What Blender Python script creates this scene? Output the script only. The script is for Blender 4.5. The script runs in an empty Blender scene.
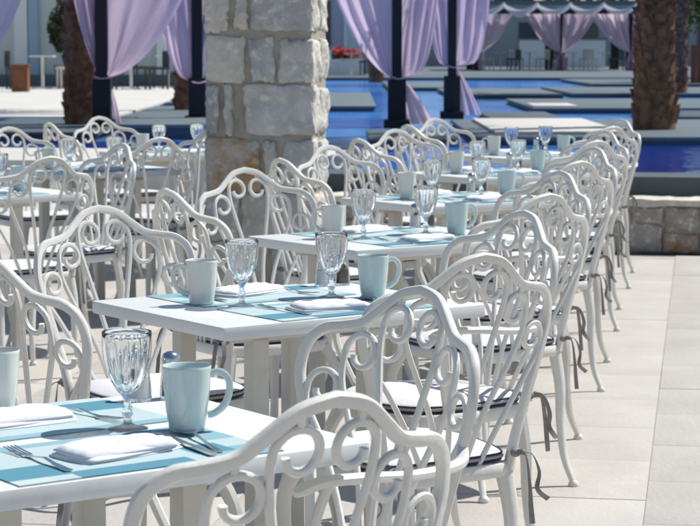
import bpy, bmesh, math, random
from mathutils import Vector, Matrix, noise
R = math.radians
random.seed(7)
scene = bpy.context.scene
col = scene.collection

# ------------------------------------------------------------------ camera
cam = bpy.data.cameras.new('camera'); cam_o = bpy.data.objects.new('camera', cam); col.objects.link(cam_o)
cam_o.location = (0, 0, 1.339)
cam_o.rotation_euler = (R(90 - 5.86), 0, 0)
cam.sensor_width = 36; cam.lens = 107.6
cam.clip_start = .05; cam.clip_end = 3000
cam.dof.use_dof = True; cam.dof.focus_distance = 4.3; cam.dof.aperture_fstop = 17
scene.camera = cam_o
# ------------------------------------------------------------------ sky and sun
SUN_AZ, SUN_EL = R(61), R(56)          # azimuth from +Y towards +X
world = bpy.data.worlds.new('World'); scene.world = world; world.use_nodes = True
wn = world.node_tree; bg = wn.nodes['Background']
sky = wn.nodes.new('ShaderNodeTexSky'); sky.sky_type = 'NISHITA'; sky.sun_disc = False
sky.sun_elevation = SUN_EL; sky.sun_rotation = SUN_AZ; sky.altitude = 0; sky.air_density = 1.0; sky.dust_density = .6; sky.ozone_density = 1.5
wn.links.new(sky.outputs[0], bg.inputs[0]); bg.inputs[1].default_value = .09
sl = bpy.data.lights.new('sun', 'SUN'); sl.energy = 4.9; sl.angle = R(.55); sl.color = (1, .968, .905)
so = bpy.data.objects.new('sun', sl); col.objects.link(so)
sdir = Vector((math.sin(SUN_AZ)*math.cos(SUN_EL), math.cos(SUN_AZ)*math.cos(SUN_EL), math.sin(SUN_EL)))
so.rotation_euler = sdir.to_track_quat('Z', 'Y').to_euler(); so.location = (6, 4, 9)
scene.view_settings.view_transform = 'Standard'; scene.view_settings.look = 'None'
scene.view_settings.exposure = .19; scene.view_settings.gamma = 1

# ------------------------------------------------------------------ materials
MATS = {}
def mat(name, c, rough=.5, var=0, scale=8, bump=0, bscale=60, spec=.5, metal=0, trans=0, ior=1.45, c2=None, coat=0, rnd=0, translucent=0, mapscale=(1, 1, 1), world=False, sheer=0):
    m = bpy.data.materials.new(name); m.use_nodes = True; nt = m.node_tree; N = nt.nodes; L = nt.links
    b = N['Principled BSDF']
    b.inputs['Base Color'].default_value = (*c, 1); b.inputs['Roughness'].default_value = rough
    b.inputs['Specular IOR Level'].default_value = spec; b.inputs['Metallic'].default_value = metal
    b.inputs['Transmission Weight'].default_value = trans; b.inputs['IOR'].default_value = ior
    b.inputs['Coat Weight'].default_value = coat
    tc = N.new('ShaderNodeTexCoord'); mp = N.new('ShaderNodeMapping'); mp.inputs['Scale'].default_value = mapscale
    L.new(N.new('ShaderNodeNewGeometry').outputs['Position'] if world else tc.outputs['Object'], mp.inputs[0])
    last = None
    if var or c2:
        n = N.new('ShaderNodeTexNoise'); n.inputs['Scale'].default_value = scale; n.inputs['Detail'].default_value = 6
        L.new(mp.outputs[0], n.inputs['Vector'])
        rp = N.new('ShaderNodeValToRGB'); rp.color_ramp.elements[0].position = .3; rp.color_ramp.elements[1].position = .7
        d = c2 if c2 else tuple(x*(1-var) for x in c)
        rp.color_ramp.elements[0].color = (*d, 1); rp.color_ramp.elements[1].color = (*c, 1)
        L.new(n.outputs['Fac'], rp.inputs[0]); last = rp.outputs[0]
        L.new(last, b.inputs['Base Color'])
    if rnd:
        oi = N.new('ShaderNodeObjectInfo'); hv = N.new('ShaderNodeHueSaturation')
        mr = N.new('ShaderNodeMapRange'); mr.inputs[3].default_value = 1-rnd; mr.inputs[4].default_value = 1+rnd
        L.new(oi.outputs['Random'], mr.inputs[0]); L.new(mr.outputs[0], hv.inputs['Value'])
        if last: L.new(last, hv.inputs['Color'])
        else: hv.inputs['Color'].default_value = (*c, 1)
        L.new(hv.outputs[0], b.inputs['Base Color'])
    if bump:
        n2 = N.new('ShaderNodeTexNoise'); n2.inputs['Scale'].default_value = bscale; n2.inputs['Detail'].default_value = 8
        L.new(mp.outputs[0], n2.inputs['Vector'])
        bp = N.new('ShaderNodeBump'); bp.inputs['Strength'].default_value = bump; bp.inputs['Distance'].default_value = .01
        L.new(n2.outputs['Fac'], bp.inputs['Height']); L.new(bp.outputs[0], b.inputs['Normal'])
    if translucent:
        tr = N.new('ShaderNodeBsdfTranslucent'); tr.inputs[0].default_value = (*c, 1)
        mx = N.new('ShaderNodeMixShader'); mx.inputs[0].default_value = translucent
        L.new(b.outputs[0], mx.inputs[1]); L.new(tr.outputs[0], mx.inputs[2])
        if sheer:
            tp = N.new('ShaderNodeBsdfTransparent'); m3 = N.new('ShaderNodeMixShader'); m3.inputs[0].default_value = sheer
            L.new(mx.outputs[0], m3.inputs[1]); L.new(tp.outputs[0], m3.inputs[2]); mx = m3
        L.new(mx.outputs[0], N['Material Output'].inputs[0])
    MATS[name] = m
    return m
mat('white_paint', (.725, .712, .66), .34, var=.08, scale=14, bump=.10, bscale=70, spec=.5, rnd=.03)
mat('table_top', (.70, .72, .70), .38, var=.05, scale=6, spec=.4)
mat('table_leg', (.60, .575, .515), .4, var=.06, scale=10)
mat('cushion', (.60, .60, .62), .85, var=.05, scale=12, bump=.15, bscale=120, spec=.2)
mat('charcoal', (.05, .052, .06), .8, spec=.2)
mat('pad_shade_grey', (.36, .36, .375), .85, spec=.2)  # shade on the side of the white seat pad, as a colour
mat('ribbon', (.28, .27, .26), .75, var=.3, scale=40, spec=.3)
mat('mug', (.55, .65, .64), .16, var=.05, scale=9, spec=.55, coat=.3)
mat('mug_cream', (.67, .70, .66), .2, var=.05, scale=9, spec=.55, coat=.3)
mat('glass', (.96, .985, 1), .0, trans=1, ior=1.46)
mat('salt', (.85, .85, .85), .6)
mat('pepper', (.045, .03, .02), .7, c2=(.15, .11, .07), scale=220)
mat('steel', (.62, .63, .64), .18, metal=1)
mat('napkin', (.72, .73, .77), .85, var=.03, scale=20, bump=.08, bscale=160, spec=.15)
mat('grout', (.43, .405, .375), .95, var=.2, scale=8)
mat('mortar', (.42, .39, .34), .95, var=.25, scale=14, bump=.9, bscale=45, spec=.1)
mat('tile', (.485, .458, .424), .62, c2=(.425, .398, .365), scale=2.6, bump=.25, bscale=34, spec=.22, rnd=.035, mapscale=(1.6, .8, 1), world=True)
def add_specks(name, c, scale, lo, hi, detail=6, obj=False):
    """stains or chips with a shape of their own over a material's colour"""
    nt = MATS[name].node_tree; N = nt.nodes; L = nt.links; b = N['Principled BSDF']; src = b.inputs['Base Color'].links[0].from_socket
    n = N.new('ShaderNodeTexNoise'); n.inputs['Scale'].default_value = scale; n.inputs['Detail'].default_value = detail; n.inputs['Roughness'].default_value = .7
    L.new(N.new('ShaderNodeTexCoord').outputs['Object'] if obj else N.new('ShaderNodeNewGeometry').outputs['Position'], n.inputs['Vector'])
    rp = N.new('ShaderNodeValToRGB'); rp.color_ramp.elements[0].position = lo; rp.color_ramp.elements[1].position = hi; L.new(n.outputs['Fac'], rp.inputs[0])
    mx = N.new('ShaderNodeMixRGB'); mx.inputs[2].default_value = (*c, 1); L.new(rp.outputs[0], mx.inputs[0]); L.new(src, mx.inputs[1]); L.new(mx.outputs[0], b.inputs['Base Color'])
add_specks('tile', (.40, .36, .315), 1.3, .50, .80)
add_specks('tile', (.36, .325, .29), 22, .64, .76)
add_specks('white_paint', (.56, .53, .47), 34, .60, .78)
add_specks('white_paint', (.40, .37, .32), 150, .69, .76)
add_specks('table_top', (.56, .56, .54), 9, .58, .85)
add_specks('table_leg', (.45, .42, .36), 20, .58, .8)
mat('slate', (.085, .115, .13), .6, var=.3, scale=2, bump=.2, bscale=20)
mat('slate_pale', (.125, .16, .175), .6, var=.15, scale=2)
mat('cream_stone', (.54, .525, .49), .75, var=.1, scale=.7)
mat('navy_tile', (.008, .014, .085), .35, var=.3, scale=5, spec=.3)
mat('navy_paint', (.012, .017, .028), .5, spec=.3)
mat('lilac', (.77, .62, .745), .8, var=.06, scale=3, spec=.1, translucent=.5, sheer=.08)
mat('white_cloth', (.75, .76, .80), .8, spec=.1, translucent=.3)
mat('bark', (.27, .16, .105), .95, c2=(.10, .055, .04), scale=9, bump=.8, bscale=30, spec=.1)
mat('frond', (.06, .11, .025), .6, var=.4, scale=3)
mat('leaf', (.115, .16, .03), .6, var=.5, scale=4, translucent=.25)
mat('olive_leaf', (.085, .10, .045), .7, var=.5, scale=4, translucent=.2)
mat('sage_wall', (.55, .61, .58), .9, var=.06, scale=.5)
mat('mauve_wall', (.46, .43, .455), .9, var=.08, scale=.5)
mat('grey_wall', (.30, .335, .35), .9, var=.08, scale=.4)
mat('white_wall', (.74, .76, .77), .8, var=.05, scale=1)
mat('blue_frame', (.30, .42, .52), .6)
mat('window_glass', (.04, .06, .08), .1, spec=.6)
mat('wood_panel', (.24, .085, .03), .5, var=.35, scale=6, mapscale=(8, 1, 1))
mat('flower_red', (.55, .04, .05), .7)
mat('wicker', (.05, .055, .06), .7)
mat('soil', (.30, .27, .23), .95, var=.3, scale=.3)
mat('string', (.6, .6, .6), .6)

def stone_mat(name, c, c2, rust=None):
    m = mat(name, c, .92, c2=c2, scale=7, bump=1.0, bscale=28, spec=.15, rnd=.1)
    nt = m.node_tree; N = nt.nodes; L = nt.links; b = N['Principled BSDF']
    src = b.inputs['Base Color'].links[0].from_socket
    # pale lime bloom with its own patches
    tc = N.new('ShaderNodeTexCoord'); n = N.new('ShaderNodeTexNoise'); n.inputs['Scale'].default_value = 16; n.inputs['Detail'].default_value = 9; n.inputs['Roughness'].default_value = .7
    L.new(tc.outputs['Object'], n.inputs['Vector'])
    rp = N.new('ShaderNodeValToRGB'); rp.color_ramp.elements[0].position = .52; rp.color_ramp.elements[1].position = .66
    L.new(n.outputs['Fac'], rp.inputs[0])
    mx = N.new('ShaderNodeMixRGB'); mx.inputs[2].default_value = (.72, .70, .66, 1)
    L.new(rp.outputs[0], mx.inputs[0]); L.new(src, mx.inputs[1]); last = mx.outputs[0]
    if rust:
        n2 = N.new('ShaderNodeTexNoise'); n2.inputs['Scale'].default_value = 9; n2.inputs['Detail'].default_value = 9; n2.inputs['Roughness'].default_value = .72
        L.new(tc.outputs['Object'], n2.inputs['Vector'])
        r2 = N.new('ShaderNodeValToRGB'); r2.color_ramp.elements[0].position = .40; r2.color_ramp.elements[1].position = .60
        L.new(n2.outputs['Fac'], r2.inputs[0])
        m2 = N.new('ShaderNodeMixRGB'); m2.inputs[2].default_value = (*rust, 1)
        L.new(r2.outputs[0], m2.inputs[0]); L.new(last, m2.inputs[1]); last = m2.outputs[0]
    L.new(last, b.inputs['Base Color'])
stone_mat('stone_grey', (.54, .54, .525), (.39, .39, .385))
stone_mat('stone_cream', (.61, .58, .51), (.47, .45, .41))
stone_mat('stone_rust', (.56, .53, .47), (.44, .41, .37), rust=(.40, .235, .10))
stone_mat('stone_dark', (.43, .39, .34), (.29, .26, .23))
stone_mat('stone_dark_rust', (.43, .37, .30), (.30, .26, .22), rust=(.36, .18, .08))
stone_mat('stone_coping', (.62, .58, .50), (.50, .46, .40))

def water_mat(name, ca, cb):
    m = bpy.data.materials.new(name); m.use_nodes = True; nt = m.node_tree; N = nt.nodes; L = nt.links
    b = N['Principled BSDF']; b.inputs['Roughness'].default_value = .12
    b.inputs['Specular IOR Level'].default_value = .16; b.inputs['IOR'].default_value = 1.33
    tc = N.new('ShaderNodeTexCoord')
    n = N.new('ShaderNodeTexNoise'); n.inputs['Scale'].default_value = .16; n.inputs['Detail'].default_value = 2
    L.new(tc.outputs['Object'], n.inputs['Vector'])
    rp = N.new('ShaderNodeValToRGB'); rp.color_ramp.elements[0].position = .38; rp.color_ramp.elements[1].position = .62
    rp.color_ramp.elements[0].color = (*ca, 1); rp.color_ramp.elements[1].color = (*cb, 1)
    L.new(n.outputs['Fac'], rp.inputs[0]); L.new(rp.outputs[0], b.inputs['Base Color'])
    n2 = N.new('ShaderNodeTexNoise'); n2.inputs['Scale'].default_value = 2.2; n2.inputs['Detail'].default_value = 4
    L.new(tc.outputs['Object'], n2.inputs['Vector'])
    bp = N.new('ShaderNodeBump'); bp.inputs['Strength'].default_value = .5; bp.inputs['Distance'].default_value = .06
    L.new(n2.outputs['Fac'], bp.inputs['Height']); L.new(bp.outputs[0], b.inputs['Normal'])
    MATS[name] = m
water_mat('water', (.03, .12, .47), (.06, .28, .72))
water_mat('deep_water', (.004, .018, .16), (.008, .035, .25))

def mat_placemat():
    m = bpy.data.materials.new('placemat'); m.use_nodes = True; nt = m.node_tree; N = nt.nodes; L = nt.links
    b = N['Principled BSDF']; b.inputs['Roughness'].default_value = .75; b.inputs['Specular IOR Level'].default_value = .2
    tc = N.new('ShaderNodeTexCoord'); sp = N.new('ShaderNodeSeparateXYZ'); L.new(tc.outputs['Object'], sp.inputs[0])
    def rng(sock, lo, hi):
        a = N.new('ShaderNodeMath'); a.operation = 'GREATER_THAN'; L.new(sock, a.inputs[0]); a.inputs[1].default_value = lo
        c = N.new('ShaderNodeMath'); c.operation = 'LESS_THAN'; L.new(sock, c.inputs[0]); c.inputs[1].default_value = hi
        d = N.new('ShaderNodeMath'); d.operation = 'MULTIPLY'; L.new(a.outputs[0], d.inputs[0]); L.new(c.outputs[0], d.inputs[1]); return d.outputs[0]
    def rect(x0, x1, y0, y1):
        d = N.new('ShaderNodeMath'); d.operation = 'MULTIPLY'; L.new(rng(sp.outputs[0], x0, x1), d.inputs[0]); L.new(rng(sp.outputs[1], y0, y1), d.inputs[1]); return d.outputs[0]
    def over(base, fac, c):
        mx = N.new('ShaderNodeMixRGB'); L.new(fac, mx.inputs[0]); L.new(base, mx.inputs[1]); mx.inputs[2].default_value = (*c, 1); return mx.outputs[0]
    g = N.new('ShaderNodeRGB'); g.outputs[0].default_value = (.41, .515, .53, 1); s = g.outputs[0]
    dark, mid, pale = (.09, .245, .325), (.22, .38, .43), (.46, .55, .545)
    s = over(s, rect(-.3, .3, .108, .2), mid)
    s = over(s, rect(-.3, -.125, -.105, -.02), dark)
    s = over(s, rect(-.3, -.165, -.2, -.105), pale)
    s = over(s, rect(-.125, .075, -.2, -.092), dark)
    s = over(s, rect(.115, .3, -.2, -.06), mid)
    s = over(s, rect(.10, .17, -.09, -.02), dark)
    s = over(s, rect(.17, .3, .0, .108), mid)
    # woven thread grain
    w = N.new('ShaderNodeTexWave'); w.inputs['Scale'].default_value = 120; L.new(tc.outputs['Object'], w.inputs['Vector'])
    bp = N.new('ShaderNodeBump'); bp.inputs['Strength'].default_value = .15; bp.inputs['Distance'].default_value = .002
    L.new(w.outputs['Fac'], bp.inputs['Height']); L.new(bp.outputs[0], b.inputs['Normal'])
    L.new(s, b.inputs['Base Color']); MATS['placemat'] = m
mat_placemat()

# ------------------------------------------------------------------ helpers
def tag(o, label=None, cat=None, group=None, kind=None):
    if label: o['label'] = label
    if cat: o['category'] = cat
    if group: o['group'] = group
    if kind: o['kind'] = kind
    return o
def mobj(name, bm, m, parent=None, smooth=True, angle=40):
    me = bpy.data.meshes.new(name); bmesh.ops.recalc_face_normals(bm, faces=bm.faces); bm.to_mesh(me); bm.free()
    for x in (m if isinstance(m, (list, tuple)) else [m]): me.materials.append(MATS[x])
    if smooth:
        for p in me.polygons: p.use_smooth = True
        me.set_sharp_from_angle(angle=R(angle))
    o = bpy.data.objects.new(name, me); col.objects.link(o); o.parent = parent
    return o
def empty(name, loc=(0, 0, 0), rz=0):
    o = bpy.data.objects.new(name, None); col.objects.link(o); o.empty_display_size = .1
    o.location = loc; o.rotation_euler = (0, 0, rz); return o
def copy_tree(o, parent=None):
    c = o.copy(); col.objects.link(c); c.parent = parent
    for ch in list(KIDS.get(o.name, ())) or [x for x in o.children]: copy_tree(ch, c)
    return c
KIDS = {}
def freeze(o):                                             # remember children (o.children is slow)
    ks = [x for x in bpy.data.objects if x.parent == o]; KIDS[o.name] = ks
    for k in ks: freeze(k)
def box(bm, x0, x1, y0, y1, z0, z1, bev=0):
    vs = [bm.verts.new(p) for p in ((x0, y0, z0), (x1, y0, z0), (x1, y1, z0), (x0, y1, z0), (x0, y0, z1), (x1, y0, z1), (x1, y1, z1), (x0, y1, z1))]
    fs = [bm.faces.new([vs[i] for i in f]) for f in ((3, 2, 1, 0), (4, 5, 6, 7), (0, 1, 5, 4), (1, 2, 6, 5), (2, 3, 7, 6), (3, 0, 4, 7))]
    if bev: bmesh.ops.bevel(bm, geom=list({e for f in fs for e in f.edges}), offset=bev, segments=2, profile=.6, affect='EDGES')
    return vs
def boxo(name, m, dims, parent=None, bev=0):
    bm = bmesh.new(); box(bm, *dims, bev=bev); return mobj(name, bm, m, parent, smooth=bool(bev))
def sweep(bm, pts, ws, ds, nrm, n=8, cap=True, sq=.75):
    """rounded flat section along pts: ws width (in side direction), ds depth (along normal nrm)"""
    N = len(pts); pts = [Vector(p) for p in pts]; rings = []
    for i in range(N):
        t = (pts[min(i+1, N-1)]-pts[max(i-1, 0)]).normalized()
        nn = Vector(nrm[i] if isinstance(nrm, list) else nrm); nn = (nn-t*nn.dot(t)).normalized(); s = t.cross(nn)
        w = ws[i] if isinstance(ws, list) else ws; d = ds[i] if isinstance(ds, list) else ds; rg = []
        for k in range(n):
            a = 2*math.pi*(k+.5)/n; ca, sa = math.cos(a), math.sin(a)
            ca = math.copysign(abs(ca)**sq, ca); sa = math.copysign(abs(sa)**sq, sa)
            rg.append(bm.verts.new(pts[i]+s*(ca*w/2)+nn*(sa*d/2)))
        rings.append(rg)
    for i in range(N-1):
        for k in range(n): bm.faces.new((rings[i][k], rings[i][(k+1) % n], rings[i+1][(k+1) % n], rings[i+1][k]))
    if cap: bm.faces.new(rings[0][::-1]); bm.faces.new(rings[-1])
def spline(ctrl, m=5, closed=False):
    P = [Vector(c) for c in ctrl]; out = []; n = len(P)
    rngs = range(n if closed else n-1)
    for i in rngs:
        g = (lambda j: P[j % n]) if closed else (lambda j: P[max(0, min(n-1, j))])
        p0, p1, p2, p3 = g(i-1), g(i), g(i+1), g(i+2)
        for k in range(m):
            t = k/m
            out.append(.5*((2*p1)+(p2-p0)*t+(2*p0-5*p1+4*p2-p3)*t*t+(3*p1-p0-3*p2+p3)*t**3))
    if not closed: out.append(P[-1])
    return out
def lathe(bm, prof, n=32, rib=None, cx=0, cy=0):
    rings = []
    for (r, z, *f) in prof:
        fl = f[0] if f else 0; rg = []
        if r < 1e-6: rg = [bm.verts.new((cx, cy, z))]
        else:
            for k in range(n):
                a = 2*math.pi*k/n; rr = r*(1+fl*(math.cos(rib*a) if rib else 0))
                rg.append(bm.verts.new((cx+rr*math.cos(a), cy+rr*math.sin(a), z)))
        rings.append(rg)
    for A, B in zip(rings, rings[1:]):
        for k in range(n):
            k2 = (k+1) % n
            if len(A) == 1 and len(B) == 1: break
            if len(A) == 1: bm.faces.new((A[0], B[k], B[k2]))
            elif len(B) == 1: bm.faces.new((A[k], B[0], A[k2]))
            else: bm.faces.new((A[k], B[k], B[k2], A[k2]))

# ------------------------------------------------------------------ the setting: terrace
ROW = Vector((.1644, .9864)); QX = Vector((.9864, -.1644))           # along the rows of tables, across them
ROWA = math.atan2(-.1644, .9864)                                     # rotation of the terrace grid
PERIOD = Vector((.2976, 1.7854))
bm = bmesh.new(); box(bm, -900, 900, -60, 1800, -.5, -.25); tag(mobj('ground', bm, 'soil', smooth=False), kind='structure')
floor = empty('terrace_floor', (0, 0, 0), ROWA); tag(floor, kind='structure')
boxo('floor_bed', 'grout', (-11, 9, -3, 13.75, -.24, -.004), floor)
def tile_mesh():
    b = bmesh.new(); box(b, .0011, .5989, .0011, .5989, -.016, 0, bev=.0016)
    o = mobj('tile', b, 'tile', floor); return o
t0 = tile_mesh(); first = True
for i in range(-9, 5):
    q0 = -.138+.6*i
    off = 7.08 if i % 2 == 0 else 6.79
    for j in range(-5, 12):
        r0 = off+.6*j
        if r0+.6 > 13.7 or (q0 < -5.2 or q0 > 2.6): continue
        o = t0 if first else t0.copy()
        if not first: col.objects.link(o)
        first = False
        o.location = (q0, r0, random.uniform(-.0008, .0008))

# low stone wall at the end of the terrace, raised pool edge behind it
WY = 13.82
wall = empty('low_stone_wall', (0, 0, 0), ROWA)
tag(wall, 'low rubble stone wall with pale coping at the terrace end', 'wall')
boxo('core', 'mortar', (-2.9, 8, WY+.035, WY+.30, -.004, .31), wall)
def rough_stone(name, outline, y0, depth, m, parent, seed, axis='y', amp=.012):
    """a proud stone with a chiselled face: outline in (u, z), facing -y (or +x)"""
    b = bmesh.new(); rnd = random.Random(seed)
    n = len(outline); cu = sum(p[0] for p in outline)/n; cz = sum(p[1] for p in outline)/n
    def P(u, z, d): return (u, y0-d, z) if axis == 'y' else (y0+d, u, z)
    def face(u, z, sc):
        e = noise.fractal(Vector((u*9+seed*3.1, z*9, seed*1.7)), 1.0, 2.1, 5)
        return depth*(1-.55*max(0, (sc-.72)/.28)**2)+amp*1.5*e+.35*amp*noise.noise(Vector((u*70, z*70, seed)))
    rings = []
    for sc in (1.0001, 1, .985, .95, .90, .82, .70, .56, .42, .28, .14):
        rg = []
        for (u, z) in outline:
            uu, zz = cu+(u-cu)*min(sc, 1), cz+(z-cz)*min(sc, 1)
            if sc > 1: rg.append(b.verts.new(P(uu, zz, -.03)))
            elif sc > .99: rg.append(b.verts.new(P(uu, zz, .3*max(.002, face(uu, zz, sc)))))
            else: rg.append(b.verts.new(P(uu, zz, max(.001, face(uu, zz, sc)))))
        rings.append(rg)
    for A, B in zip(rings, rings[1:]):
        for k in range(n): b.faces.new((A[k], A[(k+1) % n], B[(k+1) % n], B[k]))
    c = b.verts.new(P(cu, cz, max(.001, face(cu, cz, 0))))
    for k in range(n): b.faces.new((rings[-1][k], rings[-1][(k+1) % n], c))
    return mobj(name, b, m, parent, angle=35)
def rect_outline(u0, u1, z0, z1, seed, jit=.01, per=4):
    rnd = random.Random(seed); pts = []
    cs = [(u0, z0), (u1, z0), (u1, z1), (u0, z1)]
    cs = [(u+rnd.uniform(-jit, jit), z+rnd.uniform(-jit, jit)) for u, z in cs]
    for k in range(4):
        a, c = cs[k], cs[(k+1) % 4]
        for s in range(per):
            t = s/per; t = .06+.88*t if s else .05
            pts.append((a[0]+(c[0]-a[0])*t+rnd.uniform(-jit, jit)*.45, a[1]+(c[1]-a[1])*t+rnd.uniform(-jit, jit)*.45))
        pts.append((a[0]+(c[0]-a[0])*.95, a[1]+(c[1]-a[1])*.95))
    return pts
q = -2.9; k = 0
rs = random.Random(5)
while q < 3.2:
    w = rs.uniform(.22, .42); split = rs.uniform(.12, .2)
    if rs.random() < .25:
        parts = [(q, q+w, .005, .30)]
    else:
        w2 = w*rs.uniform(.35, .65)
        parts = [(q, q+w, .005, split-.008)]
        parts += [(q, q+w2-.008, split+.008, .30), (q+w2+.008, q+w, split+.008, .30)] if w > .3 else [(q, q+w, split+.008, .30)]
    for (a, c, z0, z1) in parts:
        k += 1
        rough_stone('stone', rect_outline(a, c, z0, z1, 100+k, .013), WY+.035, rs.uniform(.02, .035),
                    'stone_dark_rust' if (k % 5 == 2) else 'stone_dark', wall, k)
    q += w+.016
q = -2.9; k = 0
while q < 3.3:
    w = rs.uniform(.5, .75); k += 1
    b = bmesh.new(); box(b, q, q+w-.008, WY-.015, WY+.33, .312, .352)
    bmesh.ops.subdivide_edges(b, edges=b.edges[:], cuts=7, use_grid_fill=True)
    for v in b.verts: v.co += Vector((0, .022, .016))*noise.noise(v.co*11)+Vector((0, .010, .008))*noise.noise(v.co*31)
    mobj('coping_stone', b, 'stone_coping', wall); q += w

# pool: raised edge, water, decks
tag(boxo('pool_edge', 'slate', (-2.9, 14, WY+.42, WY+.95, -.2, .475)), kind='structure').rotation_euler = (0, 0, ROWA)
bm = bmesh.new(); box(bm, -40, 60, 18.1, 132, -.23, .33); box(bm, -2.88, 60, WY+.7, 18.098, -.23, .33); tag(mobj('pool_water', bm, 'water', smooth=False), kind='structure').rotation_euler = (0, 0, ROWA)
bm = bmesh.new(); box(bm, -.75, 25, WY+.8, 21.9, .2, .336); tag(mobj('deep_pool_water', bm, 'deep_water', smooth=False), kind='structure').rotation_euler = (0, 0, ROWA)
bm = bmesh.new(); box(bm, -12, -2.95, 19.91, 21.9, .2, .336); tag(mobj('deep_pool_water', bm, 'deep_water', smooth=False), kind='structure').rotation_euler = (0, 0, ROWA)
tag(boxo('left_terrace', 'cream_stone', (-12, -2.95, 13.752, 17.7, -.2, -.004)), kind='structure').rotation_euler = (0, 0, ROWA)
tag(boxo('left_pool_edge', 'cream_stone', (-12, -2.95, 17.702, 19.9, -.2, .36), bev=.01), kind='structure').rotation_euler = (0, 0, ROWA)
tag(boxo('pool_side_wall', 'slate', (-2.948, -2.904, WY+.036, 18.09, -.2, .474)), kind='structure').rotation_euler = (0, 0, ROWA)
DZ = .42
def deck(name, x0, x1, y0, y1, top, z=DZ, lip=.10):
    d = empty(name, ((x0+x1)/2, y0, .33)); tag(d, kind='structure')
    hw = (x1-x0)/2; D = y1-y0
    boxo('deck_side', 'slate', (-hw+.03, hw-.03, .03, D-.03, -.3, z-.33-.045), d)
    boxo('deck_top', top, (-hw, hw, 0, D, z-.33-.044, z-.33), d, bev=.012)
    return d
deck('pool_deck', 1.30, 9, 21.8, 27.2, 'slate_pale')
deck('pool_deck', 1.55, 2.95, 22.4, 26.6, 'cream_stone', .455)
deck('pool_deck', 2.85, 11, 32.4, 38.4, 'slate_pale')
deck('pool_deck', 2.9, 3.6, 33.0, 34.6, 'cream_stone', .44)
deck('pool_deck', 2.0, 4.3, 42, 48.3, 'slate_pale')
deck('pool_deck', 4.55, 14, 43, 50, 'slate_pale')
deck('pool_deck', 6.3, 16, 54.5, 63, 'slate_pale')
deck('pool_deck', -1.6, .42, 33.5, 44, 'slate_pale')
deck('pool_deck', .9, 2.6, 49.5, 58, 'slate_pale')
deck('pool_deck', -1.2, 24, 66, 125, 'slate_pale')
deck('pool_deck', -2.6, -1.65, 23.2, 26.3, 'slate_pale', .50)
deck('pool_deck', -4.35, -2.72, 22.6, 27.2, 'slate', .44)
deck('pool_deck', -3.1, -1.2, 28.2, 33.6, 'slate_pale')
deck('pool_deck', -3.15, -1.2, 35.5, 40.5, 'slate_pale')
deck('plaza_paving', -30, -3.2, 28.4, 62, 'cream_stone')
deck('plaza_paving', -3.15, -1.25, 40.55, 62, 'cream_stone')
deck('pool_deck', .2, 1.18, 22.4, 25.4, 'slate', .36)
deck('pool_deck', 1.9, 2.9, 28.3, 31.2, 'slate', .40)
deck('pool_deck', 4.2, 9, 28.6, 31.4, 'slate', .41)

# ------------------------------------------------------------------ stone pillar
PX, PY, PW = -.742, 10.62, .565
PD = .44
pil = empty('stone_pillar', (PX, PY, 0), ROWA)
tag(pil, 'square pillar of pale squared stones in wide mortar joints behind the tables', 'pillar')
boxo('mortar_core', 'mortar', (.012, PW-.012, .012, PD-.012, -.004, 3.4), pil)
S = PW/109.0                                     # courses measured on the front face
rows = [(-190, -150, [(0, 44, 'g'), (50, 109, 'c')]), (-146, -100, [(0, 60, 'c'), (66, 109, 'g')]), (-96, -44, [(0, 38, 'g'), (43, 58, 'g'), (63, 109, 'g')]),
        (-40, -8, [(0, 70, 'g'), (75, 109, 'c')]),
        (-5, 31, [(0, 25, 'c'), (32, 43, 'c'), (47, 109, 'g')]), (38, 82, [(1, 42, 'c'), (48, 69, 'g'), (74, 109, 'g')]),
        (86, 134, [(1, 15, 'g'), (20, 30, 'c'), (40, 109, 'g')]), (139, 188, [(2, 55, 'r'), (58, 72, 'c'), (79, 109, 'g')]),
        (193, 240, [(0, 34, 'g'), (40, 109, 'c')]), (245, 290, [(0, 62, 'g'), (68, 109, 'g')]), (294, 318, [(0, 44, 'c'), (50, 109, 'g')])]
def zrow(y): return 1.339-(y-48.2)*PY/2092
kk = 0
mm = {'g': 'stone_grey', 'c': 'stone_cream', 'r': 'stone_rust'}
for (ya, yb, sts) in rows:
    for (a, c, t) in sts:
        kk += 1
        z0, z1 = max(zrow(yb), .004), zrow(ya)
        lo, hi = a*S, c*S
        if a == 0: lo = .004
        if c == 109: hi = PW-.004
        rough_stone('stone', rect_outline(lo, hi, z0, z1, 300+kk, .015, 8), .012, .016+.01*random.random(), mm[t], pil, 40+kk)
    # right face
    off = random.uniform(.16, .28)
    for (lo, hi) in ((.004, off-.012), (off+.012, PD-.004)):
        kk += 1
        rough_stone('stone', rect_outline(lo, hi, max(zrow(yb)+.006, .004), zrow(ya)-.006, 300+kk, .012, 7), PW-.012, .008+.010*random.random(),
                    random.choice(['stone_cream', 'stone_grey', 'stone_cream']), pil, 40+kk, axis='x')

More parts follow.
